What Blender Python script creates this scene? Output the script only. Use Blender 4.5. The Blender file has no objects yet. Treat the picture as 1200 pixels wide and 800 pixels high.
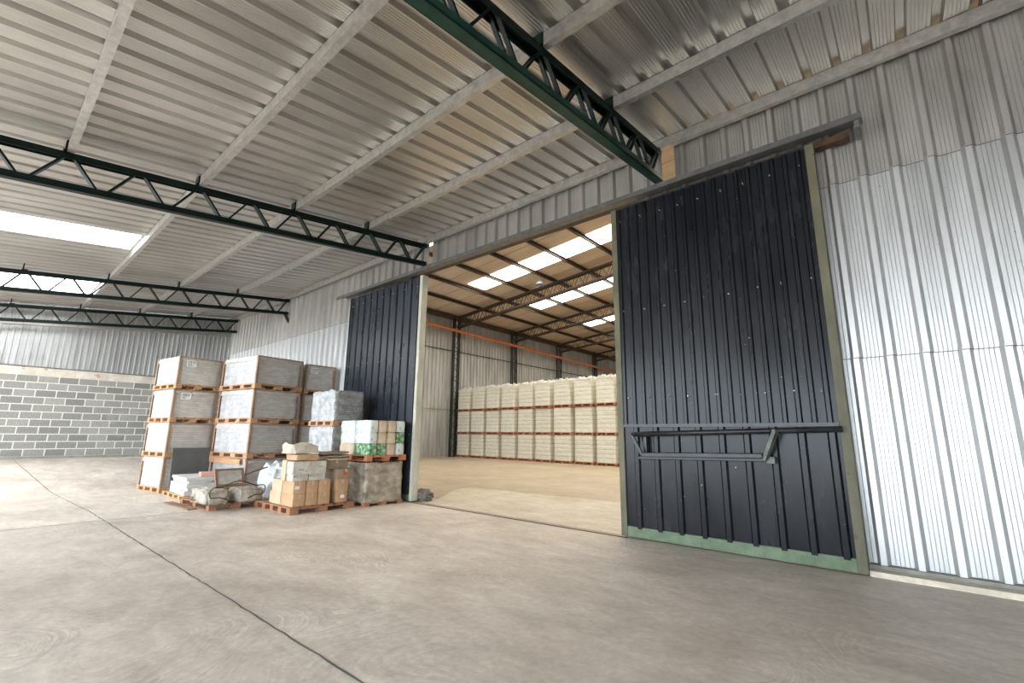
import bpy, math, random
from mathutils import Vector, Matrix, noise
R = math.radians
sc = bpy.context.scene
COL = sc.collection

# ------------------------------------------------------------------ camera, world, exposure
CAMH = 0.9
cam = bpy.data.cameras.new('camera'); co = bpy.data.objects.new('camera', cam); COL.objects.link(co)
cam.sensor_width = 36.0; cam.lens = 542.3 / 1200 * 36.0; cam.clip_start = 0.02; cam.clip_end = 200
yaw, pit, rol = R(-40.872), R(11.430), R(0.608)
fw = Vector((math.sin(yaw) * math.cos(pit), math.cos(yaw) * math.cos(pit), math.sin(pit)))
r_ = fw.cross(Vector((0, 0, 1))).normalized(); u_ = r_.cross(fw)
r2 = math.cos(rol) * r_ + math.sin(rol) * u_; u2 = r2.cross(fw)
M4 = Matrix((r2, u2, -fw)).transposed().to_4x4(); M4.translation = Vector((0, 0, CAMH))
co.matrix_world = M4
sc.camera = co
sc.view_settings.view_transform = 'Standard'; sc.view_settings.look = 'None'
sc.view_settings.exposure = 0.2; sc.view_settings.gamma = 1.0; sc.view_settings.use_curve_mapping = False
sc.cycles.use_denoising = True
sc.cycles.max_bounces = 10; sc.cycles.diffuse_bounces = 6; sc.cycles.glossy_bounces = 4
sc.cycles.sample_clamp_indirect = 8.0
W = bpy.data.worlds.new('sky'); sc.world = W; W.use_nodes = True
bg = W.node_tree.nodes['Background']
bg.inputs[0].default_value = (0.80, 0.91, 1.0, 1); bg.inputs[1].default_value = 9.0
HALL_SKY = 10.0      # glow of the daylit hall roof panels
ROOM_SKY = 6.5

# ------------------------------------------------------------------ materials
MATS = {}
def nt_new(name):
    m = bpy.data.materials.new(name); m.use_nodes = True
    n = m.node_tree; b = n.nodes['Principled BSDF']
    return m, n, b
def mat(name, c1, c2=None, rough=0.6, metal=0.0, scale=4.0, stretch=(1, 1, 1), detail=5.0, lo=0.35, hi=0.65, bump=0.0,
        bscale=None, spec=0.5, speck=None, r2=None):
    m, n, b = nt_new(name); N = n.nodes; L = n.links
    c2 = c2 or c1
    tc = N.new('ShaderNodeTexCoord'); mp = N.new('ShaderNodeMapping'); L.new(tc.outputs['Object'], mp.inputs[0])
    mp.inputs['Scale'].default_value = stretch
    no = N.new('ShaderNodeTexNoise'); no.inputs['Scale'].default_value = scale; no.inputs['Detail'].default_value = detail
    no.inputs['Roughness'].default_value = 0.62
    L.new(mp.outputs[0], no.inputs['Vector'])
    cr = N.new('ShaderNodeValToRGB'); cr.color_ramp.elements[0].position = lo; cr.color_ramp.elements[1].position = hi
    cr.color_ramp.elements[0].color = (*c1, 1); cr.color_ramp.elements[1].color = (*c2, 1)
    L.new(no.outputs['Fac'], cr.inputs[0]); out = cr.outputs[0]
    if speck:
        vo = N.new('ShaderNodeTexNoise'); vo.inputs['Scale'].default_value = speck[0]; vo.inputs['Detail'].default_value = 2
        L.new(tc.outputs['Object'], vo.inputs['Vector'])
        c3 = N.new('ShaderNodeValToRGB'); c3.color_ramp.elements[0].position = speck[1]; c3.color_ramp.elements[1].position = speck[1] + 0.02
        L.new(vo.outputs['Fac'], c3.inputs[0])
        mx = N.new('ShaderNodeMix'); mx.data_type = 'RGBA'; L.new(c3.outputs[0], mx.inputs[0]); L.new(out, mx.inputs[6])
        mx.inputs[7].default_value = (*speck[2], 1); out = mx.outputs[2]
    L.new(out, b.inputs['Base Color'])
    b.inputs['Metallic'].default_value = metal; b.inputs['Roughness'].default_value = rough
    b.inputs['Specular IOR Level'].default_value = spec
    if r2 is not None:
        mr = N.new('ShaderNodeMapRange'); mr.inputs['To Min'].default_value = rough; mr.inputs['To Max'].default_value = r2
        mr.inputs['From Min'].default_value = 0.3; mr.inputs['From Max'].default_value = 0.7
        L.new(no.outputs['Fac'], mr.inputs[0]); L.new(mr.outputs[0], b.inputs['Roughness'])
    if bump:
        n2 = N.new('ShaderNodeTexNoise'); n2.inputs['Scale'].default_value = bscale or scale * 4; n2.inputs['Detail'].default_value = 4
        L.new(mp.outputs[0], n2.inputs['Vector'])
        bp = N.new('ShaderNodeBump'); bp.inputs['Strength'].default_value = bump; bp.inputs['Distance'].default_value = 0.02
        L.new(n2.outputs['Fac'], bp.inputs['Height']); L.new(bp.outputs[0], b.inputs['Normal'])
    MATS[name] = m
    return m
def emis(name, c, s):
    m, n, b = nt_new(name)
    b.inputs['Base Color'].default_value = (0.8, 0.8, 0.8, 1); b.inputs['Emission Color'].default_value = (*c, 1)
    b.inputs['Emission Strength'].default_value = s
    MATS[name] = m; return m

def concrete(name, ca, cb, cc, rough, swirl=0.35):
    """brushed, worn concrete: broad patches, fine grain and arcs left by the trowel"""
    m, n, b = nt_new(name); N = n.nodes; L = n.links
    tc = N.new('ShaderNodeTexCoord')
    def ns(scale, det, st=(1, 1, 1), rot=0, dist=0.0):
        mp = N.new('ShaderNodeMapping'); mp.inputs['Scale'].default_value = st; mp.inputs['Rotation'].default_value = (0, 0, rot)
        L.new(tc.outputs['Object'], mp.inputs[0])
        t = N.new('ShaderNodeTexNoise'); t.inputs['Scale'].default_value = scale; t.inputs['Detail'].default_value = det
        t.inputs['Roughness'].default_value = 0.65; t.inputs['Distortion'].default_value = dist
        L.new(mp.outputs[0], t.inputs['Vector']); return t
    big = ns(0.9, 6, dist=0.6)
    cr = N.new('ShaderNodeValToRGB'); e = cr.color_ramp.elements
    e[0].position = 0.32; e[0].color = (*ca, 1); e[1].position = 0.7; e[1].color = (*cc, 1)
    x = e.new(0.5); x.color = (*cb, 1)
    L.new(big.outputs['Fac'], cr.inputs[0]); col = cr.outputs[0]
    # trowel arcs: voronoi cells each carry their own ring centre
    mp = N.new('ShaderNodeMapping'); mp.inputs['Scale'].default_value = (0.8, 0.8, 0.8); L.new(tc.outputs['Object'], mp.inputs[0])
    wob = N.new('ShaderNodeTexNoise'); wob.inputs['Scale'].default_value = 0.7; wob.inputs['Detail'].default_value = 2
    L.new(tc.outputs['Object'], wob.inputs['Vector'])
    ad = N.new('ShaderNodeVectorMath'); ad.operation = 'ADD'; L.new(mp.outputs[0], ad.inputs[0]); L.new(wob.outputs['Color'], ad.inputs[1])
    vo = N.new('ShaderNodeTexVoronoi'); vo.voronoi_dimensions = '2D'; vo.feature = 'SMOOTH_F1'; vo.inputs['Scale'].default_value = 1.1
    vo.inputs['Smoothness'].default_value = 0.15
    L.new(ad.outputs[0], vo.inputs['Vector'])
    ml = N.new('ShaderNodeMath'); ml.operation = 'MULTIPLY'; ml.inputs[1].default_value = 52.0; L.new(vo.outputs['Distance'], ml.inputs[0])
    cmb = N.new('ShaderNodeCombineXYZ'); L.new(ml.outputs[0], cmb.inputs[0])
    brk = ns(2.2, 3); b2 = N.new('ShaderNodeMath'); b2.operation = 'MULTIPLY'; b2.inputs[1].default_value = 7.0
    L.new(brk.outputs['Fac'], b2.inputs[0]); L.new(b2.outputs[0], cmb.inputs[1])
    st = N.new('ShaderNodeTexNoise'); st.inputs['Scale'].default_value = 1.4; st.inputs['Detail'].default_value = 7; st.inputs['Roughness'].default_value = 0.7
    L.new(cmb.outputs[0], st.inputs['Vector'])
    msk = ns(0.8, 5, dist=0.8)
    fine = ns(26, 8); mid = ns(5, 8, (0.6, 1.5, 1), 0.6, 0.5)
    def mixmul(colsock, facsock, lo, hi, amt):
        mr = N.new('ShaderNodeMapRange'); mr.inputs['From Min'].default_value = 0.3; mr.inputs['From Max'].default_value = 0.7
        mr.inputs['To Min'].default_value = lo; mr.inputs['To Max'].default_value = hi; L.new(facsock, mr.inputs[0])
        mx = N.new('ShaderNodeMix'); mx.data_type = 'RGBA'; mx.blend_type = 'MULTIPLY'
        if isinstance(amt, float): mx.inputs[0].default_value = amt
        else: L.new(amt, mx.inputs[0])
        L.new(colsock, mx.inputs[6]); L.new(mr.outputs[0], mx.inputs[7]); return mx.outputs[2]
    mk = N.new('ShaderNodeMapRange'); mk.inputs['From Min'].default_value = 0.46; mk.inputs['From Max'].default_value = 0.64
    mk.inputs['To Max'].default_value = swirl; L.new(msk.outputs['Fac'], mk.inputs[0])
    col = mixmul(col, st.outputs['Fac'], 0.55, 1.35, mk.outputs[0])
    col = mixmul(col, mid.outputs['Fac'], 0.80, 1.16, 0.8)
    col = mixmul(col, fine.outputs['Fac'], 0.84, 1.12, 0.8)
    L.new(col, b.inputs['Base Color'])
    b.inputs['Roughness'].default_value = rough; b.inputs['Specular IOR Level'].default_value = 0.22
    bp = N.new('ShaderNodeBump'); bp.inputs['Strength'].default_value = 0.12; bp.inputs['Distance'].default_value = 0.01
    L.new(fine.outputs['Fac'], bp.inputs['Height']); L.new(bp.outputs[0], b.inputs['Normal'])
    MATS[name] = m; return m

def blockwork(name):
    """grey concrete blocks in running bond, laid out on the wall's own Y-Z plane"""
    m, n, b = nt_new(name); N = n.nodes; L = n.links
    tc = N.new('ShaderNodeTexCoord'); sp = N.new('ShaderNodeSeparateXYZ'); cb = N.new('ShaderNodeCombineXYZ')
    L.new(tc.outputs['Object'], sp.inputs[0]); L.new(sp.outputs['Y'], cb.inputs[0]); L.new(sp.outputs['Z'], cb.inputs[1])
    mp = N.new('ShaderNodeMapping'); mp.inputs['Location'].default_value = (0.28, -0.379, 0); L.new(cb.outputs[0], mp.inputs[0])
    br = N.new('ShaderNodeTexBrick'); L.new(mp.outputs[0], br.inputs['Vector'])
    br.inputs['Scale'].default_value = 1.0; br.inputs['Brick Width'].default_value = 0.311; br.inputs['Row Height'].default_value = 0.1475
    br.inputs['Mortar Size'].default_value = 0.011; br.inputs['Mortar Smooth'].default_value = 0.3; br.inputs['Bias'].default_value = 0.0
    br.inputs['Color1'].default_value = (0.19, 0.185, 0.17, 1); br.inputs['Color2'].default_value = (0.31, 0.295, 0.27, 1)
    br.inputs['Mortar'].default_value = (0.60, 0.585, 0.54, 1)
    no = N.new('ShaderNodeTexNoise'); no.inputs['Scale'].default_value = 40; no.inputs['Detail'].default_value = 5; L.new(tc.outputs['Object'], no.inputs['Vector'])
    n2 = N.new('ShaderNodeTexNoise'); n2.inputs['Scale'].default_value = 1.3; n2.inputs['Detail'].default_value = 4; L.new(tc.outputs['Object'], n2.inputs['Vector'])
    mr = N.new('ShaderNodeMapRange'); mr.inputs['From Min'].default_value = .3; mr.inputs['From Max'].default_value = .7
    mr.inputs['To Min'].default_value = .75; mr.inputs['To Max'].default_value = 1.25; L.new(no.outputs['Fac'], mr.inputs[0])
    mx = N.new('ShaderNodeMix'); mx.data_type = 'RGBA'; mx.blend_type = 'MULTIPLY'; mx.inputs[0].default_value = .8
    L.new(br.outputs['Color'], mx.inputs[6]); L.new(mr.outputs[0], mx.inputs[7])
    # chalky patch of smeared mortar
    c3 = N.new('ShaderNodeValToRGB'); c3.color_ramp.elements[0].position = .56; c3.color_ramp.elements[1].position = .72
    c3.color_ramp.elements[0].color = (0, 0, 0, 1); c3.color_ramp.elements[1].color = (.6, .6, .6, 1)
    L.new(n2.outputs['Fac'], c3.inputs[0])
    m2 = N.new('ShaderNodeMix'); m2.data_type = 'RGBA'; L.new(c3.outputs[0], m2.inputs[0]); L.new(mx.outputs[2], m2.inputs[6])
    m2.inputs[7].default_value = (.48, .47, .44, 1)
    L.new(m2.outputs[2], b.inputs['Base Color']); b.inputs['Roughness'].default_value = .9
    bp = N.new('ShaderNodeBump'); bp.inputs['Strength'].default_value = .6; bp.inputs['Distance'].default_value = .01; bp.invert = True
    L.new(br.outputs['Fac'], bp.inputs['Height']); L.new(bp.outputs[0], b.inputs['Normal'])
    MATS[name] = m; return m

def layered(name, ca, cb, period, line, gap_c, rough=0.35, axis='Z', cols=0.0, streak=0.25, st=(3, 3, 14)):
    """goods behind clear film: layers of boxes showing as thin lines, wrinkled glossy film over them"""
    m, n, b = nt_new(name); N = n.nodes; L = n.links
    tc = N.new('ShaderNodeTexCoord'); sp = N.new('ShaderNodeSeparateXYZ'); L.new(tc.outputs['Object'], sp.inputs[0])
    mp = N.new('ShaderNodeMapping'); mp.inputs['Scale'].default_value = st; L.new(tc.outputs['Object'], mp.inputs[0])
    no = N.new('ShaderNodeTexNoise'); no.inputs['Scale'].default_value = 2.2; no.inputs['Detail'].default_value = 6; no.inputs['Distortion'].default_value = .2
    L.new(mp.outputs[0], no.inputs['Vector'])
    cr = N.new('ShaderNodeValToRGB'); cr.color_ramp.elements[0].position = .33; cr.color_ramp.elements[1].position = .68
    cr.color_ramp.elements[0].color = (*ca, 1); cr.color_ramp.elements[1].color = (*cb, 1); L.new(no.outputs['Fac'], cr.inputs[0])
    def lines(sock, per, wid):
        a = N.new('ShaderNodeMath'); a.operation = 'DIVIDE'; a.inputs[1].default_value = per; L.new(sock, a.inputs[0])
        f = N.new('ShaderNodeMath'); f.operation = 'FRACT'; L.new(a.outputs[0], f.inputs[0])
        g = N.new('ShaderNodeMath'); g.operation = 'LESS_THAN'; g.inputs[1].default_value = wid; L.new(f.outputs[0], g.inputs[0]); return g.outputs[0]
    fac = lines(sp.outputs['Z'], period, line)
    if cols:
        s = N.new('ShaderNodeMath'); s.operation = 'ADD'; L.new(sp.outputs['X'], s.inputs[0]); L.new(sp.outputs['Y'], s.inputs[1])
        f2 = lines(s.outputs[0], cols, .05)
        mxx = N.new('ShaderNodeMath'); mxx.operation = 'MAXIMUM'; L.new(fac, mxx.inputs[0]); L.new(f2, mxx.inputs[1]); fac = mxx.outputs[0]
    sc_ = N.new('ShaderNodeMath'); sc_.operation = 'MULTIPLY'; sc_.inputs[1].default_value = .7; L.new(fac, sc_.inputs[0])
    mx = N.new('ShaderNodeMix'); mx.data_type = 'RGBA'; L.new(sc_.outputs[0], mx.inputs[0]); L.new(cr.outputs[0], mx.inputs[6]); mx.inputs[7].default_value = (*gap_c, 1)
    L.new(mx.outputs[2], b.inputs['Base Color']); b.inputs['Roughness'].default_value = rough
    b.inputs['Coat Weight'].default_value = .35; b.inputs['Coat Roughness'].default_value = .25
    w = N.new('ShaderNodeTexNoise'); w.inputs['Scale'].default_value = 9; w.inputs['Detail'].default_value = 5; w.inputs['Distortion'].default_value = .7
    L.new(mp.outputs[0], w.inputs['Vector'])
    bp = N.new('ShaderNodeBump'); bp.inputs['Strength'].default_value = streak; bp.inputs['Distance'].default_value = .03
    L.new(w.outputs['Fac'], bp.inputs['Height']); L.new(bp.outputs[0], b.inputs['Normal'])
    MATS[name] = m; return m

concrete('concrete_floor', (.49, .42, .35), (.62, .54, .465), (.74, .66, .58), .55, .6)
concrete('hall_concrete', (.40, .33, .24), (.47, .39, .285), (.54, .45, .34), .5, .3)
concrete('apron_concrete', (.52, .45, .35), (.62, .55, .44), (.70, .63, .52), .6, .3)
blockwork('block_wall')
mat('beam_concrete', (.50, .44, .36), (.66, .61, .52), .85, 0, 5, bump=.3, speck=(9, .66, (.45, .30, .24)))
mat('plinth_concrete', (.20, .20, .17), (.30, .29, .25), .8, 0, 6)
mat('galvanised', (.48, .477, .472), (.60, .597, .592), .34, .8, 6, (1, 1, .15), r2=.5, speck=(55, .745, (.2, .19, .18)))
mat('galvanised_dull', (.38, .36, .335), (.51, .487, .46), .42, .75, 5, (1, 1, .2), r2=.55, speck=(55, .745, (.16, .15, .14)))
mat('galvanised_roof', (.52, .50, .465), (.66, .64, .605), .30, .9, 3, (1, .15, 1), r2=.5)
mat('galvanised_hall', (.44, .45, .45), (.66, .66, .65), .45, .6, 5, (1, 1, .12), r2=.6)
mat('purlin_steel', (.40, .385, .365), (.56, .54, .51), .42, .7, 18, bump=.05)
mat('track_steel', (.15, .148, .145), (.22, .217, .212), .5, .5, 12)
mat('seam_dark', (.10, .10, .10), (.16, .15, .14), .8)
mat('green_paint', (.003, .032, .022), (.010, .055, .038), .4, 0, 8, spec=.3)
mat('green_dark', (.002, .008, .006), (.005, .015, .012), .45, 0, 8, spec=.2)
mat('green_pale', (.085, .125, .07), (.15, .20, .12), .6, 0, 9, speck=(30, .68, (.09, .12, .07)))
mat('stile_paint', (.085, .08, .045), (.15, .135, .08), .6, 0, 6, (1, 1, .3), speck=(14, .66, (.10, .06, .035)))
mat('cream_edge', (.44, .44, .36), (.60, .59, .50), .6, 0, 9, (1, 1, .3))
mat('black_sheet', (.006, .007, .009), (.012, .013, .017), .20, 0, 5, (1, 1, .2), spec=.27, r2=.30, speck=(38, .775, (.45, .47, .5)))
mat('blue_black_sheet', (.020, .025, .034), (.030, .036, .048), .24, 0, 5, (1, 1, .2), spec=.55, r2=.34, speck=(38, .775, (.45, .47, .5)))
mat('black_rail', (.012, .012, .013), (.03, .03, .033), .3, 0, 12, spec=.4)
mat('black_rail_lit', (.06, .065, .055), (.16, .17, .14), .45, 0, 20, spec=.5)  # paler copy of the rail black: light on the bracket put into its colour
mat('rust', (.05, .028, .018), (.12, .06, .03), .8, .1, 14)
mat('bolt_steel', (.55, .55, .53), (.7, .7, .68), .35, .8, 5)
mat('hall_roof', (.50, .39, .285), (.63, .52, .40), .75, 0, 1.6, (.3, 1.4, 1), bump=.05)
mat('hall_steel', (.045, .032, .022), (.085, .06, .04), .55, .2, 8)
mat('column_steel', (.012, .014, .012), (.028, .03, .026), .5, .1, 8)
mat('orange_paint', (.55, .16, .06), (.66, .23, .10), .5, 0, 5)
mat('pallet_wood', (.40, .205, .095), (.60, .34, .18), .75, 0, 5, (1, 1, 4), bump=.1)
mat('pallet_wood_dark', (.26, .115, .06), (.40, .20, .11), .8, 0, 5, (1, 1, 4), bump=.1)
mat('pallet_wood_red', (.40, .13, .06), (.52, .22, .11), .8, 0, 6)
mat('corner_board', (.27, .165, .105), (.40, .27, .185), .7, 0, 7)
layered('film_white', (.44, .43, .43), (.60, .60, .61), .145, .05, (.37, .36, .355), .3, cols=.24, streak=.4, st=(4, 4, 9))
layered('film_grey', (.52, .475, .42), (.68, .64, .58), .036, .14, (.40, .365, .32), .3, streak=.6, st=(4, 4, 10))
layered('film_cap', (.48, .42, .385), (.72, .69, .67), .5, .0, (.6, .6, .6), .3, streak=.5)
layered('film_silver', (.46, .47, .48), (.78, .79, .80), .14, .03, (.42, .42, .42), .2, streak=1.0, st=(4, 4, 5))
layered('film_silver_shade', (.25, .24, .225), (.52, .51, .49), .21, .05, (.22, .21, .2), .18, streak=1.0, st=(4, 4, 6))
layered('film_bale', (.24, .19, .13), (.56, .49, .39), .5, .0, (.28, .24, .18), .22, streak=1.0, st=(4, 4, 5.5))
layered('hall_goods', (.74, .73, .62), (.92, .91, .80), .135, .11, (.42, .36, .25), .45, cols=.075, streak=.6)
layered('hall_film', (.74, .71, .61), (.88, .86, .77), .5, .0, (.6, .6, .5), .3, streak=.9)
mat('carton', (.44, .27, .15), (.56, .36, .21), .8, 0, 5, bump=.08)
mat('carton_pale', (.52, .37, .24), (.62, .46, .32), .8, 0, 5, bump=.08)
mat('carton_dark', (.20, .15, .11), (.33, .25, .18), .85, 0, 6, bump=.15)
mat('carton_dusty', (.40, .37, .32), (.60, .575, .52), .9, 0, 9, bump=.2, speck=(11, .62, (.36, .32, .27)))
mat('tape', (.50, .35, .2), (.6, .44, .28), .4)
mat('paper_label', (.80, .80, .78), (.88, .88, .86), .7)
mat('print_ink', (.12, .12, .13), (.2, .2, .2), .7)
mat('red_label', (.55, .06, .04), (.65, .10, .07), .6)
mat('green_pack', (.04, .20, .05), (.50, .62, .48), .4, 0, 20, lo=.48, hi=.62)
mat('mint_pack', (.20, .40, .26), (.66, .70, .66), .4, 0, 22, lo=.36, hi=.46)
mat('kraft_pack', (.50, .38, .26), (.64, .52, .38), .7, 0, 9)
mat('crumpled_paper', (.46, .40, .31), (.66, .60, .50), .85, 0, 9, bump=.5, bscale=22)
mat('white_sack', (.52, .55, .58), (.74, .76, .78), .4, 0, 7, bump=.7, bscale=11)
mat('grey_lump', (.12, .105, .085), (.24, .215, .18), .9, 0, 9, bump=.8, bscale=24)
mat('slab_white', (.50, .495, .475), (.66, .655, .635), .55, 0, 7)
mat('slab_grey', (.085, .083, .080), (.115, .112, .108), .55, 0, 5)
mat('brick_red', (.55, .26, .20), (.66, .36, .29), .8, 0, 9, bump=.2)
mat('mortar_bag', (.30, .255, .20), (.56, .51, .43), .9, 0, 11, bump=1.0, bscale=18)
mat('frame_wood', (.19, .11, .07), (.30, .19, .12), .7, 0, 7, (1, 1, 4))
mat('cable_black', (.015, .015, .015), (.03, .03, .03), .5)
mat('lamp_shade', (.22, .24, .26), (.30, .32, .34), .4, .3, 5)
emis('skylight_room', (.93, .98, 1.0), ROOM_SKY)
emis('skylight_hall', (1.0, .94, .82), HALL_SKY)

# ------------------------------------------------------------------ mesh helpers
class MB:
    def __init__(s): s.v = []; s.f = []; s.mi = []; s.cur = 0
    def add(s, vs, fs):
        o = len(s.v); s.v += [tuple(v) for v in vs]
        for f in fs: s.f.append(tuple(i + o for i in f)); s.mi.append(s.cur)
    def box(s, a, b, m=None):
        x0, y0, z0 = a; x1, y1, z1 = b
        vs = [Vector(p) for p in ((x0, y0, z0), (x1, y0, z0), (x1, y1, z0), (x0, y1, z0), (x0, y0, z1), (x1, y0, z1), (x1, y1, z1), (x0, y1, z1))]
        if m is not None: vs = [m @ v for v in vs]
        s.add(vs, [(0, 3, 2, 1), (4, 5, 6, 7), (0, 1, 5, 4), (1, 2, 6, 5), (2, 3, 7, 6), (3, 0, 4, 7)])
    def bar(s, p, q, w, h, up=(0, 0, 1)):
        """rectangular bar from p to q; w across, h along the up side"""
        p, q = Vector(p), Vector(q); d = (q - p).normalized(); up = Vector(up)
        a = d.cross(up)
        if a.length < 1e-4: a = d.cross(Vector((1, 0, 0)))
        a.normalize(); c = a.cross(d).normalized()
        vs = []
        for e in (p, q):
            for i, j in ((-1, -1), (1, -1), (1, 1), (-1, 1)): vs.append(e + a * w / 2 * i + c * h / 2 * j)
        s.add(vs, [(0, 1, 2, 3), (7, 6, 5, 4), (0, 4, 5, 1), (1, 5, 6, 2), (2, 6, 7, 3), (3, 7, 4, 0)])
    def tube(s, pts, r, n=8, cap=True):
        pts = [Vector(p) for p in pts]; rings = []
        for i, p in enumerate(pts):
            d = (pts[min(i + 1, len(pts) - 1)] - pts[max(i - 1, 0)]).normalized()
            a = d.cross(Vector((0, 0, 1)))
            if a.length < 1e-3: a = d.cross(Vector((1, 0, 0)))
            a.normalize(); b = d.cross(a)
            rings.append([p + (a * math.cos(2 * math.pi * k / n) + b * math.sin(2 * math.pi * k / n)) * r for k in range(n)])
        vs = [v for g in rings for v in g]; fs = []
        for i in range(len(pts) - 1):
            for k in range(n):
                fs.append((i * n + k, i * n + (k + 1) % n, (i + 1) * n + (k + 1) % n, (i + 1) * n + k))
        if cap: fs += [tuple(range(n))[::-1], tuple((len(pts) - 1) * n + k for k in range(n))]
        s.add(vs, fs)
    def prism(s, prof, axis, t0, t1):
        """closed profile (list of 2-D points) swept along an axis: 'X' -> profile is (y,z)"""
        def P(a, b, t): return {'X': (t, a, b), 'Y': (a, t, b), 'Z': (a, b, t)}[axis]
        n = len(prof); vs = [P(a, b, t0) for a, b in prof] + [P(a, b, t1) for a, b in prof]
        fs = [(i, (i + 1) % n, n + (i + 1) % n, n + i) for i in range(n)] + [tuple(range(n))[::-1], tuple(range(n, 2 * n))]
        s.add(vs, fs)
    def build(s, name, m, parent=None, smooth=False, bevel=0.0, loc=None, rotz=0.0):
        me = bpy.data.meshes.new(name); me.from_pydata(s.v, [], s.f); 
        ms = m if isinstance(m, (list, tuple)) else [m]
        for q in ms: me.materials.append(MATS[q] if isinstance(q, str) else q)
        if len(ms) > 1: me.polygons.foreach_set('material_index', s.mi)
        if smooth: me.polygons.foreach_set('use_smooth', [True] * len(me.polygons))
        me.update()
        o = bpy.data.objects.new(name, me); COL.objects.link(o)
        if parent: o.parent = parent
        if loc is not None: o.location = loc
        if rotz: o.rotation_euler.z = rotz
        if bevel:
            b = o.modifiers.new('edge', 'BEVEL'); b.width = bevel; b.segments = 2; b.limit_method = 'ANGLE'
        return o
def tag(o, label=None, cat=None, group=None, kind=None):
    if label: o['label'] = label
    if cat: o['category'] = cat
    if group: o['group'] = group
    if kind: o['kind'] = kind
    return o
def empty(name, loc, rz=0.0):
    e = bpy.data.objects.new(name, None); COL.objects.link(e); e.location = loc; e.rotation_euler.z = rz; e.empty_display_size = .1
    return e
def kids(o): return [c for c in bpy.data.objects if c.parent == o]
def copy_tree(o, parent=None):
    c = o.copy(); COL.objects.link(c)
    if parent: c.parent = parent
    for ch in kids(o): copy_tree(ch, c)
    return c

def crumple(dx, dy, dz, step, amp, seed, freq=6.0, top_amp=0.0, bulge=0.0, layers=0, lamp=0.0, rnd=.012):
    """a wrapped load: box dx*dy*dz standing on z=0, faces gridded and pushed about like tight film; groove at each layer"""
    mb = MB(); nx, ny, nz = [max(2, int(round(d / step))) for d in (dx, dy, dz)]
    def disp(p):
        q = Vector((p.x / dx, p.y / dy, p.z / dz - .5)) # -.5...5
        o = Vector((seed * 3.1, seed * 1.7, seed * 2.3))
        nv = noise.noise_vector(Vector((p.x * freq, p.y * freq, p.z * freq * 1.6)) + o)
        r = p.copy()
        edge = 1.0
        for a in range(2):
            r[a] += nv[a] * amp
            r[a] *= 1 + bulge * (1 - (2 * q.z) ** 2)
        if layers:
            ph = (p.z / dz * layers) % 1.0
            g = math.exp(-(min(ph, 1 - ph) / .10) ** 2)
            if p.z > dz * .02 and p.z < dz * .98:
                r.x *= 1 - lamp * g; r.y *= 1 - lamp * g
        # soften vertical and top edges
        ax, ay = abs(2 * q.x), abs(2 * q.y)
        if ax > .985 and ay > .985: r.x -= math.copysign(rnd, p.x); r.y -= math.copysign(rnd, p.y)
        if p.z > dz * .99:
            r.z += nv.z * top_amp + abs(noise.noise(Vector((p.x * freq * 1.3, p.y * freq * 1.3, seed)))) * top_amp
            if ax > .985: r.x -= math.copysign(rnd, p.x)
            if ay > .985: r.y -= math.copysign(rnd, p.y)
        return r
    def grid(fn, n, m):
        vs = [disp(Vector(fn(i / n, j / m))) for i in range(n + 1) for j in range(m + 1)]
        fs = [(i * (m + 1) + j, (i + 1) * (m + 1) + j, (i + 1) * (m + 1) + j + 1, i * (m + 1) + j + 1) for i in range(n) for j in range(m)]
        mb.add(vs, fs)
    X, Y = dx / 2, dy / 2
    grid(lambda a, b: (-X + a * dx, -Y, b * dz), nx, nz)
    grid(lambda a, b: (X - a * dx, Y, b * dz), nx, nz)
    grid(lambda a, b: (-X, Y - a * dy, b * dz), ny, nz)
    grid(lambda a, b: (X, -Y + a * dy, b * dz), ny, nz)
    grid(lambda a, b: (-X + a * dx, -Y + b * dy, dz), nx, ny)
    mb.add([(-X, -Y, 0), (X, -Y, 0), (X, Y, 0), (-X, Y, 0)], [(3, 2, 1, 0)])
    return mb

def rib_profile(s0, s1, pitch, rib, depth, flank, minor=0, phase=0.0):
    """(position, outward depth) pairs of a trapezoidal rib sheet"""
    pts = []; k = math.floor((s0 - phase) / pitch) - 1
    while phase + k * pitch < s1 + pitch:
        c = phase + k * pitch; h = rib / 2
        pts += [(c - h - flank, 0), (c - h, depth), (c + h, depth), (c + h + flank, 0)]
        a = c + h + flank; e = c + pitch - h - flank
        for j in range(minor):
            p = a + (e - a) * (j + 1) / (minor + 1); w = .0028
            pts += [(p - w, 0), (p, .0028), (p + w, 0)]
        k += 1
    out = []
    for i, (p, d) in enumerate(pts):
        if s0 < p < s1: out.append((p, d))
    def at(s):
        for (p, d), (q, e) in zip(pts, pts[1:]):
            if p <= s <= q and q > p: return d + (e - d) * (s - p) / (q - p)
        return 0
    return [(s0, at(s0))] + out + [(s1, at(s1))]
def sheet_mb(mb, prof, f):
    """f(s, d, end) -> point; end 0/1 the two ends of the sheet"""
    n = len(prof); vs = [f(s, d, 0) for s, d in prof] + [f(s, d, 1) for s, d in prof]
    mb.add(vs, [(i, i + 1, n + i + 1, n + i) for i in range(n - 1)])

# ------------------------------------------------------------------ key dimensions
YW = 4.25                        # face of the clad wall
SL = 0.115
def zc(y): return 3.87 + SL * (y - YW)      # underside of the room's roof
XE = -13.5                       # end wall
XR = 6.5
OX0, OX1 = -5.80, -1.95          # wall opening
TR = [-1.68, -5.40, -10.10, -13.08]         # roof trusses
PUR = [.225 + .99 * k for k in range(-5, 5)]
HX = -14.95                      # hall side wall
def hz(x): return 6.05 + .095 * (x + 14.7)

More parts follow.
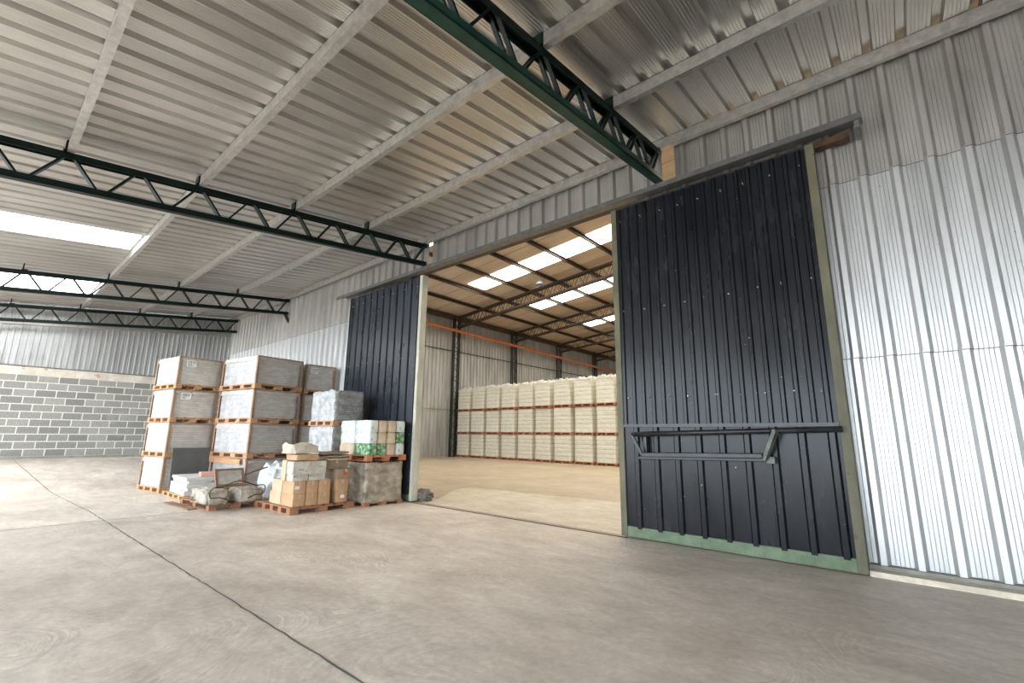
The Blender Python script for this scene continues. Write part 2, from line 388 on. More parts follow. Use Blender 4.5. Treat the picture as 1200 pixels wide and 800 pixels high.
# ------------------------------------------------------------------ floor
mb = MB(); mb.add([(-9.7, -16, 0), (14, -16, 0), (14, 4.1, 0), (-9.7, 4.1, 0), (-9.7, -16, -.3), (14, -16, -.3), (14, 4.1, -.3), (-9.7, 4.1, -.3)],
                  [(0, 1, 2, 3), (4, 7, 6, 5), (0, 4, 5, 1), (1, 5, 6, 2), (2, 6, 7, 3), (3, 7, 4, 0)])
tag(mb.build('floor', 'concrete_floor'), kind='structure')
mb = MB(); mb.add([(XE - .3, -16, .365), (-9.7, -16, 0), (-9.7, 4.3, 0), (XE - .3, 4.3, .365), (XE - .3, -16, -.3), (-9.7, -16, -.3), (-9.7, 4.3, -.3), (XE - .3, 4.3, -.3)],
                  [(0, 1, 2, 3), (4, 7, 6, 5), (0, 4, 5, 1), (1, 5, 6, 2), (2, 6, 7, 3), (3, 7, 4, 0)])
tag(mb.build('floor_ramp', 'concrete_floor'), kind='structure')
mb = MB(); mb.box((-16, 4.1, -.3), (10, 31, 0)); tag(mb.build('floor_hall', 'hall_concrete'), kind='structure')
mb = MB(); mb.add([(-5.38, 4.13, .004), (-1.6, 4.13, .004), (-1.6, 6.25, .004), (-3.2, 6.07, .004), (-6.04, 5.87, .004), (-5.9, 5.4, .004), (-5.25, 4.5, .004)], [(0, 1, 2, 3, 4, 5, 6)])
tag(mb.build('floor_apron', 'apron_concrete'), kind='structure')
def joint(pts, w=.0045):
    mb = MB(); rnd = random.Random(4)
    fine = []
    for (a, b) in zip(pts, pts[1:]):
        a, b = Vector(a), Vector(b); n = max(2, int((b - a).length / .08))
        for i in range(n): fine.append(a.lerp(b, i / n) + Vector((rnd.uniform(-1, 1), rnd.uniform(-1, 1), 0)) * .004)
    fine.append(Vector(pts[-1]))
    vs = []
    for i, p in enumerate(fine):
        d = (fine[min(i + 1, len(fine) - 1)] - fine[max(0, i - 1)]).normalized(); s = Vector((-d.y, d.x, 0)) * w * rnd.uniform(.7, 1.25)
        vs += [p - s, p + s]
    mb.add(vs, [(2 * i, 2 * i + 1, 2 * i + 3, 2 * i + 2) for i in range(len(fine) - 1)])
    return tag(mb.build('floor_joint', 'seam_dark'), kind='structure')
joint([(3, 1.12, .002), (-1.66, 1.10, .002), (-7.17, 1.065, .002), (-9.7, .97, .002), (XE, .68, .352)])
joint([(-6.45, -8, .002), (-6.42, .35, .002), (-6.40, 2.0, .002)], .008)
joint([(-6.40, 2.0, .002), (-6.38, 4.0, .002)], .007)

# ------------------------------------------------------------------ clad wall with the doorway
mb = MB()
def wall_sheet(x0, x1, z0, z1, y, phase, pitch=.195, minor=4):
    sheet_mb(mb, rib_profile(x0, x1, pitch, .034, .036, .021, minor, phase), lambda s, d, e: (s, y - d, z1 if e else z0))
HEAD = 3.37
NX0, NX1 = TR[0] + .03, TR[0] + .15            # gaps left where trusses pass into the wall
MX0, MX1 = TR[1] + .02, TR[1] + .10
LV = [(.0, 1.50, 0.0), (1.485, 2.905, -.002), (2.89, 3.84, -.004)]
for i, (z0, z1, dy) in enumerate(LV[:2]):
    ph = -.283 + .004 * i
    wall_sheet(XE, OX0, z0, z1, YW + dy, ph)
    wall_sheet(OX1, XR, z0 + (.04 if i == 0 else 0), z1, YW + dy, ph)
wb = tag(mb.build('wall_back', 'galvanised'), kind='structure')
mb = MB()   # darker, duller top course
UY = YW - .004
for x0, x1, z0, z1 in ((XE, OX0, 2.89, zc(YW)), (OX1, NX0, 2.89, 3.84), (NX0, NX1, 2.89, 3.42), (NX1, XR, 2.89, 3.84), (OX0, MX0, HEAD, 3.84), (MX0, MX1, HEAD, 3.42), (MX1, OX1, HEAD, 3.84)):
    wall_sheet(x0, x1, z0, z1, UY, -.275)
mb.build('upper_sheeting', 'galvanised_dull', wb)
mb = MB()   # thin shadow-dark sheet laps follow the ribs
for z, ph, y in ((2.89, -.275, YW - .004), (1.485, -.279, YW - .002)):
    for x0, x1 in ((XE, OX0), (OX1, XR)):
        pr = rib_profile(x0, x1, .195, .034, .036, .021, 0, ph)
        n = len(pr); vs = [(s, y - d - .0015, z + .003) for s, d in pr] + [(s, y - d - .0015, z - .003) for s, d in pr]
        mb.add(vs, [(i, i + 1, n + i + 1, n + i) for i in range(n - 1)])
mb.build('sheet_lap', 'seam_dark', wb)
mb = MB()   # gable of the hall above the lean-to roof
mb.add([(-15, YW + .05, 3.85), (8, YW + .05, 3.85), (8, YW + .05, 8.2), (-15, YW + .05, 6.0)], [(0, 1, 2, 3)])
mb.build('gable_sheet', 'galvanised_hall', wb)
mb = MB(); mb.box((OX1, YW + .02, 0), (OX1 + .1, YW + .14, HEAD)); mb.box((OX0 - .1, YW + .02, 0), (OX0, YW + .14, HEAD)); mb.box((OX0 - .1, YW + .02, HEAD), (OX1 + .1, YW + .14, HEAD + .1))
tag(mb.build('trim_doorway', 'hall_steel'), kind='structure')
# pale curb and base channel right of the door
mb = MB(); mb.box((-.36, 4.10, 0), (XR, YW + .05, .035)); tag(mb.build('trim_curb', 'apron_concrete'), kind='structure')
mb = MB(); mb.prism([(4.195, .036), (YW, .036), (YW, .062), (4.20, .058)], 'X', -.36, XR); tag(mb.build('baseboard_channel', 'plinth_concrete'), kind='structure')
mb = MB(); mb.box((-13.4, 4.17, 0), (-7.3, YW, .05)); tag(mb.build('trim_curb', 'plinth_concrete'), kind='structure')

# ------------------------------------------------------------------ end wall: blocks, beam, sheet cladding
mb = MB(); mb.box((XE - .15, -9, .25), (XE, YW, 2.0)); wl = tag(mb.build('wall_left', 'block_wall'), kind='structure')
mb = MB(); mb.box((XE - .16, -9, 1.985), (XE + .012, YW, 2.17)); mb.build('bond_beam', 'beam_concrete', wl)
mb = MB(); mb.box((XE - .1, -9, .3), (XE + .05, YW, .385)); mb.build('plinth', 'plinth_concrete', wl)
mb = MB()
pr = rib_profile(-9, YW, .095, .026, .016, .010, 1, .04)
n = len(pr); vs = [(XE - .03 + d, s, 2.13) for s, d in pr] + [(XE - .03 + d, s, zc(s) + .001) for s, d in pr]
mb.add(vs, [(i + 1, i, n + i, n + i + 1) for i in range(n - 1)])
mb.build('cladding', 'galvanised', wl)
mb = MB(); mb.bar((XE - .0, -9, 2.165), (XE - .0, YW, 2.165), .06, .02); mb.build('flashing', 'seam_dark', wl)
mb = MB(); mb.bar((XE + .02, -3, 2.985 - .3), (XE + .02, 4.2, 3.055 + .33), .03, .05); mb.build('raking_angle', 'purlin_steel', wl)

# unseen right-hand end wall, added to darken the upper right
mb = MB(); sheet_mb(mb, rib_profile(-4.4, YW, .195, .034, .03, .02, 0, 0), lambda s, d, e: (XR - d, s, zc(s) if e else 0))
tag(mb.build('wall_right_added', 'galvanised'), kind='structure')

# unseen sheeted fascia behind the camera, added to keep light off the upper wall
mb = MB(); sheet_mb(mb, rib_profile(-3.5, XR, .195, .034, .03, .02, 0, 0), lambda s, d, e: (s, -4.36 + d, zc(-4.4) if e else 2.3))
tag(mb.build('wall_front_added', 'galvanised'), kind='structure')

# ------------------------------------------------------------------ room roof
Y0R = -4.4
mb = MB()
HOLES = [(-8.45, -7.70), (-12.05, -10.83)]      # skylight strips, from the second purlin to the eave
yh = 1.16
def roof(x0, x1, ya, yb):
    sheet_mb(mb, rib_profile(x0, x1, .2, .046, .038, .012, 5, .06), lambda s, d, e: (s, (yb if e else ya), zc(yb if e else ya) + d))
xs = [XE - .2, -12.05, -10.83, -8.45, -7.70, XR]
roof(xs[0], xs[1], Y0R, YW + .05); roof(xs[1], xs[2], yh, YW + .05); roof(xs[2], xs[3], Y0R, YW + .05); roof(xs[3], xs[4], yh, YW + .05); roof(xs[4], xs[5], Y0R, YW + .05)
tag(mb.build('ceiling', 'galvanised_roof'), kind='structure')
for k, (a, b) in enumerate(HOLES):
    mb = MB(); sheet_mb(mb, rib_profile(a, b, .2, .046, .038, .012, 0, .06), lambda s, d, e: (s, (yh if e else Y0R), zc(yh if e else Y0R) + d + .004))
    tag(mb.build('window_%d' % (k + 1), 'skylight_room'), kind='structure')

# ------------------------------------------------------------------ purlins
ORD = {9: 'lying along the top of the clad wall', 8: 'next to the clad wall purlin', 7: 'third out from the clad wall', 6: 'fourth out from the clad wall, ending the skylights',
       5: 'fifth out from the clad wall, overhead on the near side', 4: 'sixth out, near the open side'}
for k, y in enumerate(PUR):
    if k < 4: continue
    h, w, t = .1, .052, .006; y0 = min(y - .026, 4.138); z = zc(y0) - .004
    prof = [(y0, z), (y0 + w, z), (y0 + w, z - .016), (y0 + w - t, z - .016), (y0 + w - t, z - t), (y0 + t, z - t), (y0 + t, z - h + t), (y0 + w - t, z - h + t),
            (y0 + w - t, z - h + .016), (y0 + w, z - h + .016), (y0 + w, z - h), (y0, z - h)]
    mb = MB(); mb.prism(prof, 'X', XE + .05 if k > 5 else TR[1] - .1, XR)
    tag(mb.build('purlin', 'purlin_steel'), 'galvanised steel roof purlin ' + ORD[k], 'purlin', 'roof purlins of the front bay')

# ------------------------------------------------------------------ room trusses
def truss(x, ws, label, paint, first=False):
    root = empty('roof_truss', (x, YW - .06, 0))
    def P(dx, y, z): return (dx, y - (YW - .06), z)
    w = .085 * ws; ch = .058; y1 = YW - .06; y0 = -4.3
    topz = lambda y: zc(y) - .106; botz = lambda y: zc(y) - .445
    for nm, zf, sg in (('top_chord', topz, -1), ('bottom_chord', botz, 1)):
        mb = MB()
        za = lambda y, o: zf(y) + o
        # channel: flat plate with two upstanding flanges
        pl = (0, .008) if sg > 0 else (-.008, 0)
        fl = (0, ch) if sg > 0 else (-ch, 0)
        def slab(xa, xb, lo, hi):
            vs = [P(xa, y0, za(y0, lo)), P(xb, y0, za(y0, lo)), P(xb, y1, za(y1, lo)), P(xa, y1, za(y1, lo)), P(xa, y0, za(y0, hi)), P(xb, y0, za(y0, hi)), P(xb, y1, za(y1, hi)), P(xa, y1, za(y1, hi))]
            mb.add(vs, [(0, 3, 2, 1), (4, 5, 6, 7), (0, 1, 5, 4), (1, 2, 6, 5), (2, 3, 7, 6), (3, 0, 4, 7)])
        slab(-w / 2, w / 2, *pl); slab(-w / 2, -w / 2 + .008, *fl); slab(w / 2 - .008, w / 2, *fl)
        mb.build(nm, 'green_paint' if (first and sg > 0) else paint, root)
    nodes = [.225 + .495 * k for k in range(-9, 9)]
    for y in nodes:
        for s in (-1, 1):
            xx = s * (w / 2 - .016)
            for e in (-1, 1):
                yb = y + e * .235
                if yb > y1 - .02 or yb < y0: continue
                mb = MB(); mb.bar(P(xx, y + e * .015, topz(y) - .012), P(xx, yb, botz(yb) + .012), .018, .030, up=(1, 0, 0))
                mb.build('web_diagonal', paint, root)
    for y in PUR:
        mb = MB(); mb.box(P(-.05, y - .04, topz(y) - .004), P(.05, y - .026, topz(y) + .1)); mb.box(P(-.05, y - .05, topz(y)), P(.05, y + .02, topz(y) + .012))
        mb.build('purlin_cleat', 'green_dark', root)
    return tag(root, label, 'roof truss', 'green lattice trusses of the front bay')
truss(TR[0], 1.0, 'dark green roof truss nearest the camera, meeting the wall above the open black door', 'green_dark', True)
truss(TR[1], .8, 'dark green roof truss ending above the pale edge of the far black door', 'green_dark')
truss(TR[2], .8, 'dark green roof truss crossing in front of the skylights, third from the camera', 'green_dark')
truss(TR[3], .8, 'farthest dark green roof truss, right beside the block end wall', 'green_dark')
mb = MB(); mb.bar((TR[2], YW - .12, 3.42), (TR[2], YW - .01, 3.25), .07, .03); 
tag(mb.build('knee_bracket', 'green_dark'), 'short dark bracket under the wall end of the third roof truss', 'bracket')

# ------------------------------------------------------------------ sliding door track
def track():
    root = empty('door_track', (-3.8, 4.1, 3.25))
    mb = MB(); o = Vector((-3.8, 4.1, 3.25))
    prof = [(4.235, 3.345), (4.06, 3.335), (3.995, 3.30), (3.985, 3.245), (4.005, 3.245), (4.015, 3.29), (4.07, 3.318), (4.225, 3.325)]
    prof = [(a - o.y, b - o.z) for a, b in prof]
    mb.prism(prof, 'X', -7.64 - o.x, -.035 - o.x); mb.build('hood_rail', 'track_steel', root)
    mb = MB(); mb.box((-.55 - o.x, 4.12 - o.y, 3.195 - o.z), (-.13 - o.x, 4.2 - o.y, 3.245 - o.z)); mb.build('rail_packer', 'rust', root)
    mb = MB(); mb.box((-.085 - o.x, 4.0 - o.y, 3.185 - o.z), (-.055 - o.x, 4.22 - o.y, 3.25 - o.z)); mb.build('end_stop', 'track_steel', root)
    tag(root, 'long grey steel sliding door track across the top of the doorway', 'door track')
track()
mb = MB(); mb.box((-5.3, 4.045, .0015), (-2.1, 4.062, .006)); tag(mb.build('floor_guide', 'rust'), 'thin dark steel floor guide set across the doorway', 'floor guide')

# ------------------------------------------------------------------ sliding doors
def door(name, x0, x1, label, right):
    yf = 4.07; root = empty(name, ((x0 + x1) / 2, yf, 0)); cx = (x0 + x1) / 2
    tag(root, label, 'sliding door', None, 'structure')
    th = .09; st = .06; zb, zt = .015, 3.21
    lm = ['stile_paint', 'cream_edge', 'rust']
    for xa, xb, mm in ((x0, x0 + st, 'stile_paint' if right else 'black_sheet'), (x1 - st, x1, 'stile_paint' if right else 'cream_edge')):
        mb = MB(); mb.box((xa - cx, -.012, zb), (xb - cx, th, zt)); mb.build('stile', mm, root, bevel=.003)
    mb = MB(); mb.box((x0 + st - cx, -.008, zb), (x1 - st - cx, th, .105)); mb.build('bottom_rail', 'green_pale', root, bevel=.003)
    mb = MB(); mb.box((x0 + st - cx, 0.0, 3.14), (x1 - st - cx, th, zt)); mb.build('top_rail', 'black_rail', root)
    rnd = random.Random(5)
    if right:
        mb = MB(); sheet_mb(mb, rib_profile(x0 + st - cx, x1 - st - cx, .189, .034, .018, .014, 0, .035), lambda s, d, e: (s, .006 - d, 1.02 if e else .09))
        sheet = mb.build('lower_sheet', 'black_sheet', root)
        mb = MB(); sheet_mb(mb, rib_profile(x0 + st - cx, x1 - st - cx, .0945, .022, .014, .010, 0, .035), lambda s, d, e: (s, -.004 - d, 3.19 if e else 1.0))
        sheet = mb.build('upper_sheet', 'black_sheet', root)
        mb = MB(); mb.box((x0 + st - cx, -.026, .985), (x1 - st - cx, 0.0, 1.012)); mb.build('cross_rail', 'black_rail', root)
        zs = (1.25, 2.1, 3.05)
    else:
        mb = MB(); sheet_mb(mb, rib_profile(x0 + st - cx, x1 - st - cx, .182, .022, .03, .010, 0, .02), lambda s, d, e: (s, -.012 + d, 3.19 if e else .09))
        sheet = mb.build('door_sheet', 'blue_black_sheet', root); zs = (.9, 2.0, 3.05)
    for z in zs:
        for k in range(9 if right else 7):
            x = x0 + st + .06 + (x1 - x0 - 2 * st - .12) * k / (8 if right else 6) - cx + rnd.uniform(-.02, .02)
            mb = MB(); mb.tube([(x, -.03, z + rnd.uniform(-.012, .012)), (x, -.002, z)], .004, 6); mb.build('screw', 'bolt_steel', sheet)
    return root
dr = door('door_1', -2.165, -.36, 'big black ribbed sliding door with a pale green bottom rail and bar handle', True)
door('door_2', -7.26, -5.27, 'far black ribbed sliding door behind the pallets, with a cream edge', False)
# bar handle / folding frame on the near door
cx = (-2.165 - .36) / 2; o = Vector((cx, 4.07, 0))
def bars(name, lst, m, w, hh):
    mb = MB()
    for p, q in lst: mb.bar(Vector(p) - o, Vector(q) - o, w, hh)
    return mb.build(name, m, dr, bevel=.004)
mb = MB(); mb.tube([Vector((-1.985, 3.955, .918)) - o, Vector((-.40, 4.022, .966)) - o], .021, 12); hb = mb.build('handle_bar', 'black_rail', dr, smooth=True)
bars('shelf_bar', [((-1.95, 4.03, .712), (-.86, 4.03, .735))], 'black_rail', .05, .026)
bars('shelf_bar', [((-1.885, 3.965, .742), (-.915, 3.965, .765))], 'black_rail', .035, .035)
bars('bracket_arm', [((-.905, 3.985, .735), (-.805, 3.955, .962))], 'black_rail_lit', .05, .03)
bars('bracket_arm', [((-1.895, 3.985, .735), (-1.985, 3.955, .93))], 'black_rail', .045, .03)
bars('bracket_plate', [((-.90, 4.02, .735), (-.84, 4.02, .735))], 'black_rail_lit', .05, .05)
bars('bracket_post', [((-1.88, 4.03, .73), (-1.88, 4.03, .9))], 'black_rail', .03, .03)

# ------------------------------------------------------------------ hall behind the doorway
mb = MB(); sheet_mb(mb, rib_profile(4.3, 30, .2, .05, .05, .022, 0, .05), lambda s, d, e: (HX + d, s, 6.1 if e else 0))
wh = tag(mb.build('wall_hall_side', 'galvanised_hall'), kind='structure')
for z in (1.93, 4.47):
    mb = MB(); mb.bar((HX + .055, 4.3, z), (HX + .055, 30, z - .05), .03, .035 if z > 3 else .012); mb.build('girt' if z > 3 else 'sheet_lap', 'hall_steel' if z > 3 else 'seam_dark', wh)
mb = MB(); mb.add([(-15, 30, 0), (9, 30, 0), (9, 30, 8.3), (-15, 30, 6)], [(0, 1, 2, 3)]); tag(mb.build('wall_hall_far', 'galvanised_hall'), kind='structure')
mb = MB(); mb.add([(8, 30, 0), (8, 4.3, 0), (8, 4.3, 8.3), (8, 30, 8.3)], [(0, 1, 2, 3)]); tag(mb.build('wall_hall_right', 'galvanised_hall'), kind='structure')
mb = MB(); mb.add([(HX - .05, 4.2, hz(HX - .05)), (8.1, 4.2, hz(8.1)), (8.1, 30.1, hz(8.1)), (HX - .05, 30.1, hz(HX - .05))], [(0, 3, 2, 1)])
ch_ = tag(mb.build('ceiling_hall', 'hall_roof'), kind='structure')
mb = MB()
for k in range(31):
    y = 4.5 + .85 * k; mb.bar((HX, y, hz(HX) - .002), (8, y, hz(8) - .002), .014, .004)
mb.build('sheet_lap', 'seam_dark', ch_)
HT = [13.3, 17.15, 21.0, 24.85]
HSK = [(7.35, 8.25), (11.2, 12.1), (14.78, 15.62), (18.9, 19.75), (22.6, 23.5)]
for k, (a, b) in enumerate(HSK):
    mb = MB(); x0, x1 = -11.86, 2.0
    mb.add([(x0, a, hz(x0) - .012), (x1, a, hz(x1) - .012), (x1, b, hz(x1) - .012), (x0, b, hz(x0) - .012)], [(0, 3, 2, 1)])
    tag(mb.build('window_%d' % (k + 3), 'skylight_hall'), kind='structure')
HP = [-13.35 + 1.3 * k for k in range(16)]
NTH = ['first', 'second', 'third', 'fourth', 'fifth', 'sixth', 'seventh', 'eighth', 'ninth', 'tenth', 'eleventh', 'twelfth', 'thirteenth', 'fourteenth', 'fifteenth', 'sixteenth']
for k, x in enumerate(HP[:9]):
    z = hz(x) - .02; t = .008
    prof = [(x - .03, z), (x + .03, z), (x + .03, z - t), (x - .03 + t, z - t), (x - .03 + t, z - .12 + t), (x + .03, z - .12 + t), (x + .03, z - .12), (x - .03, z - .12)]
    mb = MB(); mb.prism(prof, 'Y', 4.35, 29.9)
    tag(mb.build('purlin', 'hall_steel'), 'dark brown roof purlin in the hall, %s from its ribbed side wall' % NTH[k], 'purlin', 'roof purlins of the hall')
mb = MB(); mb.box((-14.9, 4.35, 5.82), (-14.72, 29.9, 6.0)); tag(mb.build('eave_beam', 'hall_steel'), 'dark steel eave beam along the top of the hall side wall', 'eave beam')
HN = {13.3: 'first', 17.15: 'second', 21.0: 'third', 24.85: 'fourth'}
for y in HT:
    root = empty('hall_truss', (-14.5, y, 0))
    x0, x1 = -14.6, 7.9; w = .16
    tp = lambda x: hz(x) - .175; bt = lambda x: hz(x) - .60
    for nm, zf in (('top_chord', tp), ('bottom_chord', bt)):
        mb = MB()
        for s in (-1, 1): mb.bar((x0 + 14.5, s * w / 2, zf(x0)), (x1 + 14.5, s * w / 2, zf(x1)), .05, .06)
        mb.build(nm, 'hall_steel', root)
    mb = MB(); x = x0 + .05; k = 0
    while x < x1 - .4:
        for s in (-1, 1):
            a, b = (tp, bt) if k % 2 == 0 else (bt, tp)
            mb.bar((x + 14.5, s * w / 2, a(x)), (x + .21 + 14.5, s * w / 2, b(x + .21)), .014, .022, up=(0, 1, 0))
        x += .21 + (.05 if k % 2 else 0); k += 1
    mb.build('web_lattice', 'hall_steel', root)
    tag(root, 'dark brown lattice truss under the hall roof, %s from the doorway' % HN[y], 'roof truss', 'lattice trusses of the hall')
    if y > 10:
        root = empty('lattice_column', (-14.70, y, 0)); W_, D_ = .30, .10
        for yy in (-W_ / 2, W_ / 2):
            mb = MB()
            for xx in (-D_ / 2, D_ / 2): mb.box((xx - .02, yy - .025, 0), (xx + .02, yy + .025, 5.85))
            mb.build('chord', 'column_steel', root)
        mb = MB(); z = .1; k = 0
        while z < 5.6:
            for xx in (D_ / 2,):
                s = 1 if k % 2 else -1
                mb.bar((xx, -s * W_ / 2, z), (xx, s * W_ / 2, z + .24), .016, .022, up=(1, 0, 0))
            z += .24; k += 1
        mb.build('web_lattice', 'column_steel', root)
        mb = MB(); mb.box((-D_ / 2 - .02, -W_ / 2 - .04, 0), (D_ / 2 + .02, W_ / 2 + .04, .03)); mb.build('base_plate', 'column_steel', root)
        tag(root, 'dark lattice steel column on the hall side wall, %s one in view' % {13.3: 'nearest', 17.15: 'second', 21.0: 'third', 24.85: 'farthest'}[y], 'column', 'lattice columns of the hall')
mb = MB(); mb.tube([(-14.565, 4.6, 5.46), (-14.565, 11.5, 5.33), (-14.565, 27.3, 5.02), (-14.565, 29.8, 4.97)], .065, 10)
tag(mb.build('orange_pipe', 'orange_paint', smooth=True), 'long orange pipe running along the hall side wall below the roof', 'pipe')
# pendant lamp
root = empty('pendant_lamp', (-9.55, 12.55, 6.15))
prof = [(.02, .16), (.05, .15), (.13, .09), (.185, .0), (.18, -.005), (.12, .07), (.03, .12)]
mb = MB(); n = 24; vs = [(a * math.cos(2 * math.pi * k / n), a * math.sin(2 * math.pi * k / n), b) for a, b in prof for k in range(n)]
mb.add(vs, [(i * n + k, i * n + (k + 1) % n, (i + 1) * n + (k + 1) % n, (i + 1) * n + k) for i in range(len(prof) - 1) for k in range(n)])
mb.build('lamp_shade', 'lamp_shade', root, smooth=True)
mb = MB(); mb.tube([(0, 0, .15), (0, 0, .38)], .01, 8); mb.build('lamp_stem', 'lamp_shade', root)
tag(root, 'grey dome pendant lamp hanging below the hall roof', 'lamp')

# ------------------------------------------------------------------ pallets and loads
def pallet_mb(dx, dy, h, blocks=3, slats=6):
    """deck boards run along X, three stringer boards along Y, nine blocks, three runners"""
    mb = MB(); t = h * .17
    X, Y = dx / 2, dy / 2
    sw = dy / slats * .78
    for k in range(slats):
        yc = -Y + sw / 2 + (dy - sw) * k / (slats - 1); mb.box((-X, yc - sw / 2, h - t), (X, yc + sw / 2, h))
    bw = dx * .09; bl = dy * .13
    xs = [-X + bw / 2 + (dx - bw) * k / (blocks - 1) for k in range(blocks)]
    for x in xs: mb.box((x - bw / 2, -Y, h - 2 * t), (x + bw / 2, Y, h - t))
    for yc in (-Y + bl / 2, 0, Y - bl / 2):
        for x in xs: mb.box((x - bw / 2, yc - bl / 2, t), (x + bw / 2, yc + bl / 2, h - 2 * t))
        mb.box((-X, yc - bl / 2, 0), (X, yc + bl / 2, t))
    return mb

def tile_load(dx, dy, hz_, seed, ph=.075, wood='pallet_wood', label_sheet=False, dim=False):
    """shrink-wrapped load of boxed tiles: white film on the long side, boxes showing on the short side"""
    root = empty('wrapped_pallet', (0, 0, 0))
    pallet_mb(dx, dy, ph, 4, 6).build('pallet', wood, root)
    mb = crumple(dx * .94, dy * .94, hz_ - ph, .035, .006, seed, 5, .0, .0, 0, 0)
    b = mb.build('wrapped_boxes', ['film_white', 'film_grey'], root, smooth=True, loc=(0, 0, ph))
    me = b.data
    for p in me.polygons:
        p.material_index = 0 if p.normal.y < -.6 or p.normal.z > .7 else 1
    hcap = (hz_ - ph) * .16
    mb = crumple(dx * .968, dy * .968, hcap, .03, .006, seed + 9, 8, .003)
    c = mb.build('film_cap', ['film_cap', 'film_grey'], root, smooth=True, loc=(0, 0, hz_ - hcap - .002))
    for p in c.data.polygons: p.material_index = 1 if p.normal.x > .6 or p.normal.y > .6 else 0
    X, Y = dx * .481, dy * .481
    for sx in (-1, 1):
        for sy in (-1, 1):
            mb = MB(); t = .006; w = .027
            mb.box((min(sx * X, sx * (X - w)), min(sy * Y, sy * (Y + t)), ph), (max(sx * X, sx * (X - w)), max(sy * Y, sy * (Y + t)), hz_ - .004))
            mb.box((min(sx * X, sx * (X + t)), min(sy * (Y + t), sy * (Y - w)), ph), (max(sx * X, sx * (X + t)), max(sy * (Y + t), sy * (Y - w)), hz_ - .004))
            mb.build('corner_guard', 'corner_board', root)
    mb = MB(); t = .005
    for yy in (-dy * .49,):
        mb.box((X, -Y, hz_ - .026), (X + .008, Y, hz_ - .004))
    mb.build('edge_batten', 'corner_board', root)
    if label_sheet:
        mb = MB(); zt = hz_ - .055; x = X + .004
        mb.cur = 0; mb.box((x, -dy * .33, zt - .1), (x + .004, -dy * .12, zt))
        mb.cur = 1; r = random.Random(seed); yb = -dy * .31
        while yb < -dy * .15:
            w = r.choice((.004, .008, .012)); mb.box((x + .003, yb, zt - .045), (x + .0055, yb + w, zt - .012)); yb += w + r.choice((.006, .01))
        for j in range(3): mb.box((x + .003, -dy * .31, zt - .062 - j * .014), (x + .0055, -dy * .31 + r.uniform(.05, .1), zt - .056 - j * .014))
        mb.build('label_sheet', ['paper_label', 'print_ink'], b, loc=(0, 0, -ph))
    return root

LEV = ['bottom', 'second from bottom', 'third from bottom', 'topmost']
def stack(fx, fy, dx, dy, rot, total, n, name, seeds, sheets, group, tint=None):
    hh = total / n - .0; ca, sa = math.cos(rot), math.sin(rot)
    cx_, cy_ = -dx / 2, dy / 2
    for k in range(n):
        t = tile_load(dx, dy, hh - .008, seeds + k, label_sheet=k in sheets)
        j = random.Random(seeds * 7 + k); ox, oy = j.uniform(-.012, .012), j.uniform(-.012, .012)
        t.location = (fx + ca * cx_ - sa * cy_ + ox, fy + sa * cx_ + ca * cy_ + oy, k * hh); t.rotation_euler.z = rot + j.uniform(-.01, .01)
        tag(t, 'film-wrapped pallet load, %s in the stack %s' % (LEV[k], name), 'pallet load', group)
stack(-8.64, 2.02, .82, .66, R(8), 2.08, 4, 'nearest the block wall', 11, (2, 3), 'stacked film-wrapped pallet loads')
stack(-7.54, 2.77, 1.08, .78, R(8), 2.08, 4, 'in the middle', 31, (), 'stacked film-wrapped pallet loads')
stack(-7.72, 3.60, .95, .56, R(0), 2.06, 4, 'against the clad wall', 51, (3,), 'stacked film-wrapped pallet loads')
# a pale plank hanging from the second pallet of the middle stack
mb = MB(); mb.box((-.5, -.012, -.04), (.44, .012, .04)); p = mb.build('loose_plank', 'pallet_wood', loc=(-8.07, 2.66, .475), rotz=R(8)); p.rotation_euler.y = R(1)
tag(p, 'pale yellow plank across the front of the middle stack, low down', 'plank')

# hall goods: nine columns by three tiers, plus one mostly behind the near door
def hall_load(seed, top):
    root = empty('pallet_load', (0, 0, 0)); d = .70
    pallet_mb(d + .03, .82, .085, 3, 6).build('pallet', 'pallet_wood_red', root)
    hh = .825
    mb = crumple(d, .80, hh, .04, .008, seed, 5, .0, .0, 6, .02)
    mb.build('wrapped_layers', 'hall_goods', root, smooth=True, loc=(0, 0, .085))
    if top:
        mb = crumple(d * 1.02, .82, .06, .028, .018, seed + 5, 9, .09)
        mb.build('film_top', 'hall_film', root, smooth=True, loc=(0, 0, .085 + hh - .05))
    return root
protos = [hall_load(70 + 7 * k, k > 2) for k in range(6)]
used = set(); A = Vector((-14.2, 13.34)); B = Vector((-7.33, 12.94)); ang = math.atan2(B.y - A.y, B.x - A.x); rr = random.Random(3)
for c in range(10):
    xy = A + (B - A) * (c / 8) + Vector((0, .45))
    for t in range(3):
        i = rr.randrange(3) + (3 if t == 2 else 0)
        if c == 0: i = (t if t < 2 else 3)
        if c == 1: i = (2, 1, 4)[t]
        if c == 2: i = (0, 1, 5)[t]
        o_ = protos[i] if i not in used else copy_tree(protos[i]); used.add(i)
        o_.location = (xy.x + rr.uniform(-.015, .015), xy.y + rr.uniform(-.03, .03), t * .921); o_.rotation_euler.z = ang + rr.uniform(-.015, .015)
        tag(o_, 'cream wrapped pallet in the hall row, %s tier, %s from the side wall' % (('bottom', 'middle', 'top')[t], NTH[c]), 'pallet load', 'row of cream wrapped pallets in the hall')

